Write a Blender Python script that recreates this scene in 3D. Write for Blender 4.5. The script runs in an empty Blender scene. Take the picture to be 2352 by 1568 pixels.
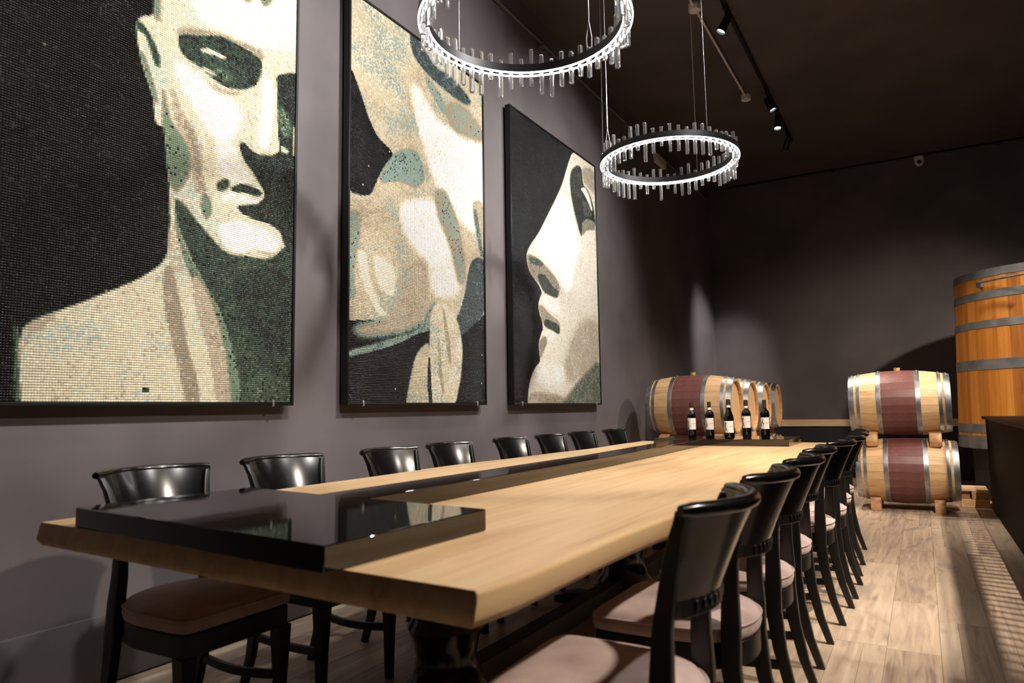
import bpy, bmesh, math, random
import numpy as np
from mathutils import Vector, Matrix
PI = math.pi
random.seed(11)
scene = bpy.context.scene
C = scene.collection

# ------------------------------------------------------------------ camera
cam_d = bpy.data.cameras.new('camera'); cam = bpy.data.objects.new('camera', cam_d); C.objects.link(cam)
cam_d.sensor_width = 36.0; cam_d.lens = 1600.0 * 36.0 / 2352.0
RT = ((0.8627328, 0.50543085, -0.01522381), (-0.06287086, 0.07734542, -0.99502007), (-0.50173635, 0.85939359, 0.09850531))
m = Matrix(((RT[0][0], -RT[1][0], -RT[2][0], 3.0), (RT[0][1], -RT[1][1], -RT[2][1], 0.0), (RT[0][2], -RT[1][2], -RT[2][2], 1.10), (0, 0, 0, 1)))
cam.matrix_world = m
cam_d.clip_start = 0.02
cam_d.dof.use_dof = True; cam_d.dof.focus_distance = 6.0; cam_d.dof.aperture_fstop = 3.5
scene.camera = cam
# ------------------------------------------------------------------ world, exposure
w = bpy.data.worlds.new('world'); scene.world = w; w.use_nodes = True
w.node_tree.nodes['Background'].inputs[0].default_value = (0.9, 0.85, 0.9, 1)
w.node_tree.nodes['Background'].inputs[1].default_value = 0.004
vs = scene.view_settings
vs.view_transform = 'Standard'; vs.look = 'None'; vs.gamma = 1.0; vs.exposure = 0.0; vs.use_curve_mapping = False
LAMP = 1.0            # overall lamp level
# (fixture x, y, target xyz, watts, cone deg, blend, colour)  the lamps of the two ceiling tracks
WARM = (1.0, 0.87, 0.74); NEUT = (1.0, 0.965, 0.93)
TRACK_LAMPS = [
    (1.63, 2.60, (1.55, 1.55, 0.80), 200, 60, 0.9, NEUT),
    (1.63, 4.60, (1.45, 4.00, 0.80), 200, 62, 0.9, NEUT),
    (1.63, 6.48, (0.05, 5.9, 1.60), 160, 70, 0.9, NEUT),
    (1.63, 8.56, (3.30, 8.70, 1.00), 420, 60, 0.8, WARM),
    (1.63, 9.19, (1.70, 8.2, 0.60), 330, 64, 0.8, WARM),
    (1.63, 10.00, (0.25, 11.5, 1.90), 800, 36, 0.9, NEUT)]
MID_LAMPS = [
    (3.50, 1.30, (0.06, 1.75, 2.65), 740, 56, 0.9, NEUT),
    (3.50, 3.80, (0.06, 3.60, 2.60), 780, 82, 0.9, NEUT),
    (3.50, 5.70, (0.06, 6.10, 2.50), 800, 66, 0.9, NEUT)]
SIDE_LAMPS = [
    (5.60, 2.30, (2.20, 2.30, 0.60), 1000, 46, 0.8, WARM),
    (5.60, 4.40, (2.20, 4.40, 0.60), 900, 46, 0.8, WARM),
    (5.60, 6.70, (3.50, 10.2, 1.40), 1100, 64, 0.9, WARM),
    (5.60, 7.50, (1.60, 8.50, 1.00), 900, 40, 0.9, WARM)]
EDGE_LAMPS = [(4.00, 3.20, (3.0, 6.2, 0.0), 1350, 66, 0.7, WARM)]

# ------------------------------------------------------------------ helpers
def lin(c):
    r = []
    for v in c:
        v = v / 255.0
        r.append(v / 12.92 if v <= 0.04045 else ((v + 0.055) / 1.055) ** 2.4)
    return (r[0], r[1], r[2], 1.0)
def mat(name, col=(128, 128, 128), rough=0.5, metal=0.0, **kw):
    M = bpy.data.materials.new(name); M.use_nodes = True
    b = M.node_tree.nodes['Principled BSDF']
    b.inputs['Base Color'].default_value = lin(col); b.inputs['Roughness'].default_value = rough
    b.inputs['Metallic'].default_value = metal
    for k, v in kw.items():
        b.inputs[k].default_value = v
    return M
def nd(M, t, **kw):
    n = M.node_tree.nodes.new(t)
    for k, v in kw.items():
        setattr(n, k, v)
    return n
def lk(M, a, b): M.node_tree.links.new(a, b)
def bsdf(M): return M.node_tree.nodes['Principled BSDF']
def ramp(M, stops):
    r = nd(M, 'ShaderNodeValToRGB')
    while len(r.color_ramp.elements) < len(stops): r.color_ramp.elements.new(0.5)
    for e, (p, c) in zip(r.color_ramp.elements, stops):
        e.position = p; e.color = lin(c)
    return r
def wood(name, stops, scale=(3, 40, 40), rough=0.5, objrand=0.0, coords='Object', bump=0.1, nscale=1.0, detail=5, dist=0.6):
    """streaked wood grain; scale stretches the noise along the grain"""
    M = mat(name, (128, 128, 128), rough)
    if coords == 'World':
        g = nd(M, 'ShaderNodeNewGeometry'); src = g.outputs['Position']
    else:
        tc = nd(M, 'ShaderNodeTexCoord'); src = tc.outputs['Object']
    oi = nd(M, 'ShaderNodeObjectInfo')
    mp = nd(M, 'ShaderNodeMapping'); mp.inputs['Scale'].default_value = scale
    add = nd(M, 'ShaderNodeVectorMath', operation='ADD'); mul = nd(M, 'ShaderNodeMath', operation='MULTIPLY'); mul.inputs[1].default_value = 37.0
    lk(M, oi.outputs['Random'], mul.inputs[0]); lk(M, src, mp.inputs['Vector']); lk(M, mp.outputs[0], add.inputs[0]); lk(M, mul.outputs[0], add.inputs[1])
    n = nd(M, 'ShaderNodeTexNoise'); n.inputs['Scale'].default_value = nscale; n.inputs['Detail'].default_value = detail
    n.inputs['Roughness'].default_value = 0.62; n.inputs['Distortion'].default_value = dist
    lk(M, add.outputs[0], n.inputs['Vector'])
    fac = n.outputs['Fac']
    if objrand:
        s = nd(M, 'ShaderNodeMath', operation='MULTIPLY_ADD'); s.inputs[1].default_value = objrand; s.inputs[2].default_value = -objrand / 2
        a2 = nd(M, 'ShaderNodeMath', operation='ADD'); lk(M, oi.outputs['Random'], s.inputs[0]); lk(M, s.outputs[0], a2.inputs[0]); lk(M, fac, a2.inputs[1]); fac = a2.outputs[0]
    r = ramp(M, stops); lk(M, fac, r.inputs['Fac']); lk(M, r.outputs['Color'], bsdf(M).inputs['Base Color'])
    if bump:
        bp = nd(M, 'ShaderNodeBump'); bp.inputs['Strength'].default_value = bump; bp.inputs['Distance'].default_value = 0.004
        lk(M, n.outputs['Fac'], bp.inputs['Height']); lk(M, bp.outputs[0], bsdf(M).inputs['Normal'])
    M['color_socket'] = r.name
    return M
class MB:
    def __init__(s): s.v = []; s.f = []
    def add(s, v, f):
        o = len(s.v); s.v += [tuple(p) for p in v]; s.f += [tuple(i + o for i in q) for q in f]; return s
    def box(s, x0, x1, y0, y1, z0, z1):
        return s.add([(x0, y0, z0), (x1, y0, z0), (x1, y1, z0), (x0, y1, z0), (x0, y0, z1), (x1, y0, z1), (x1, y1, z1), (x0, y1, z1)],
                     [(0, 3, 2, 1), (4, 5, 6, 7), (0, 1, 5, 4), (1, 2, 6, 5), (2, 3, 7, 6), (3, 0, 4, 7)])
    def loft(s, rings, closed=True, cap=True):
        n = len(rings[0]); o = len(s.v)
        for r in rings: s.v += [tuple(p) for p in r]
        for i in range(len(rings) - 1):
            for j in range(n if closed else n - 1):
                k = (j + 1) % n
                s.f.append((o + i * n + j, o + i * n + k, o + (i + 1) * n + k, o + (i + 1) * n + j))
        if cap:
            s.f.append(tuple(o + j for j in reversed(range(n)))); s.f.append(tuple(o + (len(rings) - 1) * n + j for j in range(n)))
        return s
    def lathe(s, prof, n=32, cx=0, cy=0):
        rings = [[(cx + r * math.cos(2 * PI * j / n), cy + r * math.sin(2 * PI * j / n), z) for j in range(n)] for r, z in prof]
        return s.loft(rings)
    def ring(s, r0, r1, z0, z1, n=64):
        """flat band round the z axis"""
        rr = []
        for j in range(n):
            c, q = math.cos(2 * PI * j / n), math.sin(2 * PI * j / n)
            rr.append([(r0 * c, r0 * q, z0), (r1 * c, r1 * q, z0), (r1 * c, r1 * q, z1), (r0 * c, r0 * q, z1)])
        rr.append(rr[0])
        return s.loft(rr, True, False)
    def tube(s, pts, r, n=8):
        pts = [Vector(p) for p in pts]; rings = []
        for i, p in enumerate(pts):
            t = (pts[min(i + 1, len(pts) - 1)] - pts[max(i - 1, 0)]).normalized()
            a = t.cross(Vector((0, 0, 1)) if abs(t.z) < 0.9 else Vector((1, 0, 0))).normalized(); b = t.cross(a)
            rr = r[i] if isinstance(r, (list, tuple)) else r
            rings.append([p + a * rr * math.cos(2 * PI * j / n) + b * rr * math.sin(2 * PI * j / n) for j in range(n)])
        return s.loft(rings)
    def prism(s, poly, axis, a, b):
        def P(p, q):
            return {'x': (q, p[0], p[1]), 'y': (p[0], q, p[1]), 'z': (p[0], p[1], q)}[axis]
        return s.loft([[P(p, a) for p in poly], [P(p, b) for p in poly]])
    def mesh(s, name, bevel=0.0, seg=2, smooth=None):
        me = bpy.data.meshes.new(name); me.from_pydata(s.v, [], s.f)
        bm = bmesh.new(); bm.from_mesh(me)
        bmesh.ops.remove_doubles(bm, verts=bm.verts, dist=1e-6)
        bmesh.ops.recalc_face_normals(bm, faces=bm.faces)
        if bevel:
            ed = [e for e in bm.edges if len(e.link_faces) == 2 and e.calc_face_angle(0) > 0.5]
            bmesh.ops.bevel(bm, geom=ed, offset=bevel, segments=seg, profile=0.6, affect='EDGES', clamp_overlap=True)
        bm.to_mesh(me); bm.free()
        if smooth is not None or bevel:
            me.polygons.foreach_set('use_smooth', [True] * len(me.polygons)); me.set_sharp_from_angle(angle=math.radians(smooth if smooth else 40))
        return me
def obj(name, me, material, parent=None, loc=(0, 0, 0), rot=(0, 0, 0)):
    if isinstance(me, MB): me = me.mesh(name)
    o = bpy.data.objects.new(name, me); C.objects.link(o)
    if material and not me.materials: me.materials.append(material)
    o.location = loc; o.rotation_euler = rot
    if parent: o.parent = parent
    return o
def tag(o, label, cat, group=None):
    o['label'] = label; o['category'] = cat
    if group: o['group'] = group
    return o
def thing(name, label, cat, loc=(0, 0, 0), rotz=0, group=None):
    o = bpy.data.objects.new(name, None); C.objects.link(o); o.location = loc; o.rotation_euler = (0, 0, rotz); o.empty_display_size = 0.1
    return tag(o, label, cat, group)
def struct(name, me, material, parent=None):
    o = obj(name, me, material, parent); o['kind'] = 'structure'; return o
ORD = ['first', 'second', 'third', 'fourth', 'fifth', 'sixth', 'seventh', 'eighth']

# ------------------------------------------------------------------ materials
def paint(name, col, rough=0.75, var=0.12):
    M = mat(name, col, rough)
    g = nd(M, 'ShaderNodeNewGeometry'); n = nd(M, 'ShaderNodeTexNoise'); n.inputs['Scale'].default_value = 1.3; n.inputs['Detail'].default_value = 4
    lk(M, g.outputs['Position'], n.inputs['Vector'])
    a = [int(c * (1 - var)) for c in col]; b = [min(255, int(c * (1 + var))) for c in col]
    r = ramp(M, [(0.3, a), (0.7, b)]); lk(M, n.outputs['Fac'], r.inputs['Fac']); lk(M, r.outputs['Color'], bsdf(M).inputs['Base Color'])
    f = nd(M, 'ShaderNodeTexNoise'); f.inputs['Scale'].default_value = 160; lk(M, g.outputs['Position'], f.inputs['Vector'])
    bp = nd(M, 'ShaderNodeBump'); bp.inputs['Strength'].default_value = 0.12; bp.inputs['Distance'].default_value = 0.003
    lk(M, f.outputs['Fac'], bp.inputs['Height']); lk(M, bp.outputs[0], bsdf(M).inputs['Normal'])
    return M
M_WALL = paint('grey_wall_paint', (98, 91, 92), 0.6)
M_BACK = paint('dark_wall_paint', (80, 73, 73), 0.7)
M_CEIL = paint('ceiling_paint', (74, 66, 63), 0.8)
M_SKIRT = paint('skirting_paint', (70, 68, 72), 0.5)
M_DARK = mat('near_black_panel', (24, 24, 27), 0.6)
M_BLACK = mat('black_lacquer', (12, 11, 11), 0.2)
M_BLACK.node_tree.nodes['Principled BSDF'].inputs['Coat Weight'].default_value = 0.12
M_LEG = mat('black_satin_wood', (14, 13, 13), 0.42)
M_SLAT = mat('matt_black_slat', (10, 9, 9), 0.5, **{'Specular IOR Level': 0.08})
M_METAL_BLACK = mat('black_metal', (18, 17, 17), 0.45, 0.3)
M_FRAME = mat('black_frame', (12, 12, 12), 0.4)
M_STEEL = mat('galvanised_steel', (150, 152, 155), 0.38, 0.9)
def mottle(M, a, b, scale):
    tc = nd(M, 'ShaderNodeTexCoord'); n = nd(M, 'ShaderNodeTexNoise'); n.inputs['Scale'].default_value = scale; n.inputs['Detail'].default_value = 6
    lk(M, tc.outputs['Object'], n.inputs['Vector']); r = ramp(M, [(0.3, a), (0.7, b)]); lk(M, n.outputs['Fac'], r.inputs['Fac']); lk(M, r.outputs['Color'], bsdf(M).inputs['Base Color'])
    return M
mottle(M_STEEL, (128, 132, 136), (176, 178, 180), 14)
M_TANKHOOP = mottle(mat('grey_painted_hoop', (120, 122, 124), 0.5, 0.55), (104, 108, 110), (140, 142, 143), 6)
M_SUEDE = mottle(mat('pale_mauve_suede', (190, 165, 158), 0.9), (168, 143, 136), (204, 180, 172), 9)
bsdf(M_SUEDE).inputs['Sheen Weight'].default_value = 0.25
M_GRANITE = mottle(mat('polished_black_granite', (16, 15, 15), 0.045), (12, 11, 11), (26, 24, 23), 60)
bsdf(M_GRANITE).inputs['IOR'].default_value = 1.75
M_WHITE = mat('white_plastic', (200, 192, 184), 0.5)
M_WIRE = mat('grey_wire', (150, 146, 143), 0.35, 0.7)
M_TABLE = wood('pale_oak_slab', [(0.2, (158, 118, 78)), (0.40, (202, 164, 118)), (0.58, (216, 182, 137)), (0.85, (226, 198, 156))], (13, 0.8, 13), 0.45, coords='World', bump=0.08, detail=8, dist=1.0)
M_OAK = wood('oak_block', [(0.25, (150, 105, 66)), (0.5, (196, 150, 102)), (0.8, (220, 180, 132))], (14, 14, 14), 0.6, 0.25, nscale=0.8)
M_PINE = wood('pine_rail', [(0.25, (196, 160, 118)), (0.6, (222, 190, 150)), (0.9, (232, 206, 170))], (2, 20, 30), 0.6, coords='World')
M_HEAD = wood('oak_head_board', [(0.2, (206, 158, 108)), (0.55, (228, 186, 138)), (0.9, (238, 202, 158))], (20, 30, 2.5), 0.55, 0.18)
M_VAT = wood('orange_vat_stave', [(0.12, (136, 78, 24)), (0.4, (176, 108, 36)), (0.65, (196, 126, 46)), (0.95, (214, 150, 70))], (20, 20, 0.8), 0.45, 0.55, nscale=0.9)
M_BUNG = mat('yellow_bung', (214, 172, 96), 0.6)
# barrel stave: oak with a burgundy stained belly
M_STAVE = wood('oak_stave', [(0.2, (178, 138, 96)), (0.5, (206, 168, 122)), (0.85, (222, 190, 146))], (2.5, 30, 30), 0.45, 0.2)
def stain(M):
    tc = nd(M, 'ShaderNodeTexCoord'); sx = nd(M, 'ShaderNodeSeparateXYZ'); lk(M, tc.outputs['Object'], sx.inputs[0])
    ab = nd(M, 'ShaderNodeMath', operation='ABSOLUTE'); lk(M, sx.outputs[0], ab.inputs[0])
    lt = nd(M, 'ShaderNodeMath', operation='LESS_THAN'); lt.inputs[1].default_value = 0.158; lk(M, ab.outputs[0], lt.inputs[0])
    n = nd(M, 'ShaderNodeTexNoise'); n.inputs['Scale'].default_value = 9; n.inputs['Detail'].default_value = 6; lk(M, tc.outputs['Object'], n.inputs['Vector'])
    r = ramp(M, [(0.25, (84, 46, 42)), (0.55, (108, 64, 60)), (0.85, (134, 88, 84))]); lk(M, n.outputs['Fac'], r.inputs['Fac'])
    mx = nd(M, 'ShaderNodeMix', data_type='RGBA'); lk(M, lt.outputs[0], mx.inputs['Factor'])
    lk(M, M.node_tree.nodes[M['color_socket']].outputs['Color'], mx.inputs['A']); lk(M, r.outputs['Color'], mx.inputs['B'])
    lk(M, mx.outputs['Result'], bsdf(M).inputs['Base Color'])
stain(M_STAVE)
# floor boards: reclaimed oak, greyed and stained
M_FLOOR = wood('reclaimed_floor_board', [(0.2, (116, 100, 88)), (0.38, (158, 137, 118)), (0.56, (180, 159, 136)), (0.8, (198, 179, 158))], (24, 1.5, 24), 0.42, 0.26, 'World', 0.06, dist=1.3, detail=8)
def stains(M):
    g = nd(M, 'ShaderNodeNewGeometry'); mp = nd(M, 'ShaderNodeMapping'); mp.inputs['Scale'].default_value = (5, 1.6, 5); lk(M, g.outputs['Position'], mp.inputs['Vector'])
    oi = nd(M, 'ShaderNodeObjectInfo'); ad = nd(M, 'ShaderNodeVectorMath', operation='ADD'); ml = nd(M, 'ShaderNodeMath', operation='MULTIPLY'); ml.inputs[1].default_value = 91.0
    lk(M, oi.outputs['Random'], ml.inputs[0]); lk(M, mp.outputs[0], ad.inputs[0]); lk(M, ml.outputs[0], ad.inputs[1])
    n = nd(M, 'ShaderNodeTexNoise'); n.inputs['Scale'].default_value = 1.0; n.inputs['Detail'].default_value = 3; n.inputs['Distortion'].default_value = 1.6; lk(M, ad.outputs[0], n.inputs['Vector'])
    f = nd(M, 'ShaderNodeMapRange'); f.inputs['From Min'].default_value = 0.56; f.inputs['From Max'].default_value = 0.72; f.inputs['To Max'].default_value = 0.7; lk(M, n.outputs['Fac'], f.inputs['Value'])
    mx = nd(M, 'ShaderNodeMix', data_type='RGBA'); lk(M, f.outputs[0], mx.inputs['Factor'])
    lk(M, M.node_tree.nodes[M['color_socket']].outputs['Color'], mx.inputs['A']); mx.inputs['B'].default_value = lin((124, 110, 102))
    lk(M, mx.outputs['Result'], bsdf(M).inputs['Base Color'])
stains(M_FLOOR)
M_SUBFLOOR = mat('dark_joint', (62, 48, 38), 0.8)
def emit(name, col, strength):
    M = mat(name, (255, 255, 255), 0.4); bsdf(M).inputs['Emission Color'].default_value = (col[0], col[1], col[2], 1); bsdf(M).inputs['Emission Strength'].default_value = strength
    return M
M_LED = emit('led_diffuser', (1.0, 0.95, 0.93), 60.0 * LAMP)
M_LENS = emit('lit_lamp_lens', (0.95, 0.97, 1.0), 14.0)
M_CRYSTAL = mat('clear_crystal', (255, 255, 255), 0.02, 0.0, **{'Transmission Weight': 0.93, 'IOR': 1.5})
M_GLASS = mat('dark_bottle_glass', (8, 7, 7), 0.06)
bsdf(M_GLASS).inputs['Coat Weight'].default_value = 0.5
M_CAPSULE = mat('dark_foil_capsule', (44, 38, 36), 0.5)
M_LABEL = mat('cream_paper_label', (226, 216, 208), 0.7)
M_PRINT = mat('dark_ink', (38, 30, 32), 0.7)
M_PRINT_RED = mat('faded_red_ink', (176, 110, 104), 0.7)
M_PRINT_GREY = mat('grey_ink', (170, 160, 154), 0.7)

# ------------------------------------------------------------------ the room
HC = 4.90; YB = 12.10; YF = -5.0; XR = 8.5
floor = struct('floor', MB().box(-0.1, XR, YF, YB + 0.1, -0.15, -0.008), M_SUBFLOOR)
struct('ceiling', MB().box(-0.1, XR, YF, YB + 0.1, HC, HC + 0.12), M_CEIL)
struct('wall_left', MB().box(-0.12, 0.0, YF, YB + 0.1, -0.01, HC), M_WALL)
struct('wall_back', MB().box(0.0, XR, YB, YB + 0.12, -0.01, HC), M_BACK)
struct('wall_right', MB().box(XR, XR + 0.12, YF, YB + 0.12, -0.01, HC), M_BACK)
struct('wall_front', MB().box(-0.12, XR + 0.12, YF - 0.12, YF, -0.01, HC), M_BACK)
struct('baseboard_left', MB().box(0.0, 0.018, YF, YB, 0.0, 0.28).mesh('baseboard_left', 0.006, 2), M_WALL)
struct('baseboard_back', MB().box(0.022, XR, YB - 0.02, YB, 0.0, 0.76).mesh('baseboard_back', 0.004, 1), M_DARK)
struct('trim_1', MB().box(0.022, XR, YB - 0.045, YB, 0.775, 0.885).mesh('trim_1', 0.004, 1), M_PINE)
# boards, one object each
unit = MB().box(0, 1, 0, 1, -0.008, 0).mesh('plank')
rx = random.Random(5)
x = 0.024; NP = 0
while x < 5.0:
    wd = 0.213
    y = -0.3 - rx.random() * 1.4
    while y < YB - 0.02:
        ln = rx.choice([0.9, 1.25, 1.6, 1.9, 2.2])
        y1 = min(y + ln, YB - 0.021)
        if y1 > 0.3 and y1 - max(y, 0.0) > 0.1:
            y0 = max(y, 0.0)
            parts = [(0.0, wd)] if rx.random() > 0.34 or x > 3.6 else rx.choice([[(0.0, 0.118), (0.118, wd)], [(0.0, 0.08), (0.08, wd)]])
            for a, b in parts:
                o = obj('plank', unit, M_FLOOR, floor, (x + a + 0.0007, y0 + 0.0008, rx.uniform(-0.0010, 0.0)))
                o.scale = (b - a - 0.0014, y1 - y0 - 0.0016, 1); NP += 1
        y = y1 if y1 < YB - 0.03 else YB
    x += wd
# far side boards outside the aisle
rest = MB()
x = 5.0
while x < XR:
    rest.box(x + 0.001, min(x + 0.212, XR), YF, YB - 0.02, -0.008, 0); x += 0.213
rest.box(0.024, 5.0, YF, -0.002, -0.008, 0)
o = obj('plank_field', rest, M_FLOOR, floor); o['kind'] = 'stuff'

# ------------------------------------------------------------------ mosaic panels
ART_ONE = [
([(1.763,4.107),(1.804,3.004),(1.807,2.931),(1.751,2.905),(1.726,2.864),(1.729,2.809),(1.741,2.74),(1.763,2.667),(1.794,2.598),(1.821,2.531),(1.827,2.446),(1.844,2.422),(1.878,2.428),(1.886,2.347),(1.904,2.208),(1.915,2.067),(1.924,1.946),(1.918,1.859),(1.893,1.792),(1.797,1.71),(1.684,1.643),(1.561,1.575),(1.446,1.516),(1.343,1.454),(1.322,1.394),(1.323,1.312),(1.333,1.246),(1.343,1.099),(2.806,1.074),(2.74,4.938)],0.72,0.0071),
([(1.932,4.252),(1.987,3.034),(2.133,3.034),(2.289,3.039),(2.417,3.06),(2.77,3.191),(2.74,4.938)],0.93,0.0238),
([(2.249,3.333),(2.283,3.265),(2.311,3.256),(2.343,3.278),(2.38,3.381)],0.45,0.0119),
([(2.379,3.43),(2.397,3.301),(2.435,3.298),(2.475,3.342),(2.526,3.486)],0.4,0.0119),
([(1.724,2.869),(1.753,2.873),(1.796,2.831),(1.829,2.784),(1.847,2.708),(1.826,2.699),(1.798,2.759),(1.765,2.827),(1.738,2.824)],0.2,0.0071),
([(1.741,2.74),(1.794,2.602),(1.824,2.528),(1.849,2.521),(1.802,2.657),(1.768,2.735)],0.34,0.0095),
([(1.799,2.753),(1.845,2.76),(1.843,2.702),(1.821,2.701)],0.16,0.0071),
([(1.763,4.107),(1.807,2.921),(1.839,2.916),(1.803,4.142)],0.38,0.0119),
([(1.867,2.612),(1.898,2.497),(1.928,2.445),(2.004,2.387),(2.024,2.286),(1.993,2.191),(1.954,2.135),(1.919,2.15),(1.896,2.247),(1.886,2.347),(1.864,2.464),(1.86,2.567)],0.36,0.0143),
([(1.899,2.646),(1.958,2.541),(2.03,2.46),(2.079,2.39),(2.072,2.257),(2.115,2.182),(2.04,2.151),(2.024,2.286),(2.009,2.377),(1.927,2.466)],0.53,0.0214),
([(1.918,2.92),(1.99,2.973),(2.146,3.013),(2.289,3.032),(2.441,3.041),(2.419,2.982),(2.135,2.948),(1.935,2.876)],0.52,0.0167),
([(1.928,2.89),(1.957,2.917),(2.061,2.954),(2.164,3.007),(2.29,3.006),(2.422,2.991),(2.413,2.894),(2.377,2.829),(2.296,2.772),(2.197,2.746),(2.121,2.76),(2.043,2.793),(1.972,2.802),(1.937,2.834)],0.15,0.0071),
([(2.064,2.87),(2.137,2.885),(2.293,2.903),(2.349,2.856),(2.243,2.788),(2.153,2.796),(2.09,2.814)],0.2,0.0119),
([(2.119,2.823),(2.215,2.832),(2.243,2.797),(2.179,2.771),(2.133,2.792)],0.3,0.0119),
([(2.047,2.88),(2.087,2.907),(2.149,2.913),(2.206,2.902),(2.168,2.885),(2.1,2.882),(2.059,2.87)],0.72,0.0048),
([(2.052,2.795),(2.09,2.803),(2.148,2.792),(2.121,2.774),(2.072,2.779)],0.66,0.006),
([(2.097,2.737),(2.193,2.73),(2.297,2.763),(2.253,2.718),(2.143,2.697)],0.56,0.0143),
([(1.923,2.774),(2.02,2.751),(2.118,2.696),(2.245,2.701),(2.305,2.649),(2.281,2.548),(2.214,2.445),(2.15,2.453),(2.075,2.515),(1.978,2.631),(1.916,2.717)],0.97,0.0286),
([(2.151,2.435),(2.265,2.462),(2.307,2.372),(2.391,2.315),(2.31,2.269),(2.206,2.274),(2.142,2.332)],0.9,0.0214),
([(2.416,2.884),(2.473,2.908),(2.505,2.817),(2.492,2.621),(2.465,2.503),(2.414,2.499),(2.4,2.589),(2.425,2.742)],0.99,0.0119),
([(2.283,2.484),(2.32,2.501),(2.359,2.469),(2.415,2.466),(2.501,2.486),(2.55,2.531),(2.53,2.635),(2.524,2.879),(2.508,2.952),(2.772,3.073),(2.791,1.958),(2.638,1.955),(2.585,2.018),(2.563,2.08),(2.48,2.11),(2.396,2.106),(2.314,2.122),(2.277,2.146),(2.313,2.176),(2.421,2.204),(2.454,2.25),(2.439,2.288),(2.413,2.309),(2.376,2.357),(2.32,2.399),(2.298,2.438)],0.12,0.006),
([(2.538,2.796),(2.61,2.743),(2.637,2.647),(2.573,2.605),(2.538,2.662)],0.3,0.0143),
([(2.552,2.561),(2.614,2.551),(2.596,2.526),(2.559,2.526)],0.7,0.006),
([(2.636,2.697),(2.661,2.706),(2.655,2.497),(2.636,2.546)],0.6,0.0048),
([(2.579,2.43),(2.684,2.473),(2.688,2.262),(2.537,2.199),(2.505,2.287)],0.09,0.019),
([(2.162,2.248),(2.226,2.286),(2.24,2.243),(2.188,2.2),(2.158,2.211)],0.2,0.0095),
([(2.233,2.236),(2.31,2.283),(2.391,2.28),(2.439,2.267),(2.426,2.238),(2.324,2.236),(2.259,2.219)],0.13,0.006),
([(2.188,2.195),(2.272,2.22),(2.393,2.22),(2.427,2.205),(2.313,2.165),(2.24,2.155),(2.177,2.161)],0.9,0.0083),
([(2.075,2.171),(2.123,2.162),(2.142,2.08),(2.107,2.035),(2.075,2.085)],0.36,0.0119),
([(1.94,2.114),(1.996,2.087),(2.044,2.035),(2.141,1.961),(2.217,1.899),(2.374,1.906),(2.502,1.916),(2.624,2.035),(2.789,2.059),(2.806,1.074),(2.355,1.082),(2.305,1.298),(2.26,1.448),(2.206,1.593),(2.105,1.729),(2.032,1.843),(1.969,1.956),(1.943,2.032)],0.19,0.0095),
([(1.939,2.073),(1.975,1.936),(2.037,1.823),(2.12,1.711),(2.217,1.573),(2.284,1.406),(2.327,1.256),(2.358,1.082),(2.256,1.084),(2.234,1.317),(2.179,1.505),(2.098,1.644),(2.006,1.797),(1.948,1.93)],0.35,0.0119),
([(2.175,2.04),(2.263,2.082),(2.424,2.085),(2.528,2.049),(2.565,2.009),(2.519,1.947),(2.4,1.957),(2.307,1.912),(2.237,1.912),(2.178,1.968)],0.97,0.0167),
([(2.144,2.015),(2.17,1.96),(2.237,1.899),(2.31,1.899),(2.4,1.939),(2.519,1.929),(2.577,2.001),(2.542,1.961),(2.4,1.948),(2.307,1.908),(2.237,1.908),(2.185,1.963)],0.62,0.0095),
([(2.246,1.773),(2.429,1.871),(2.64,1.878),(2.637,1.405),(2.454,1.439),(2.318,1.606)],0.13,0.0214),
([(2.338,1.256),(2.499,1.328),(2.652,1.264),(2.656,1.077),(2.342,1.082)],0.27,0.0238),
([(1.922,2.048),(1.967,1.893),(2.006,1.793),(1.95,1.751),(1.909,1.809)],0.63,0.0095),
([(1.905,1.8),(1.954,1.768),(1.978,1.568),(2.037,1.411),(2.088,1.25),(2.144,1.086),(2.03,1.088),(2.002,1.267),(1.954,1.405),(1.904,1.599),(1.891,1.717)],0.53,0.0095),
([(1.951,1.726),(1.99,1.61),(2.014,1.429),(2.044,1.35),(2.01,1.348),(1.973,1.486),(1.937,1.623)],0.48,0.0095),
([(1.985,1.748),(2.031,1.718),(2.083,1.538),(2.11,1.436),(2.16,1.356),(2.185,1.085),(2.121,1.086),(2.08,1.29),(2.039,1.492)],0.74,0.0071),
([(2.048,1.783),(2.151,1.651),(2.236,1.424),(2.291,1.083),(2.197,1.085),(2.16,1.335),(2.108,1.499),(2.045,1.658)],0.6,0.0095),
([(1.302,1.458),(1.321,1.452),(1.326,1.312),(1.343,1.099),(1.322,1.1)],0.3,0.0071),
([(1.333,1.453),(1.446,1.516),(1.464,1.492),(1.372,1.423),(1.345,1.363)],0.6,0.0143),
([(1.82,1.224),(1.844,1.224),(1.845,1.205),(1.821,1.205)],0.1,0.0024)]
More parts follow.
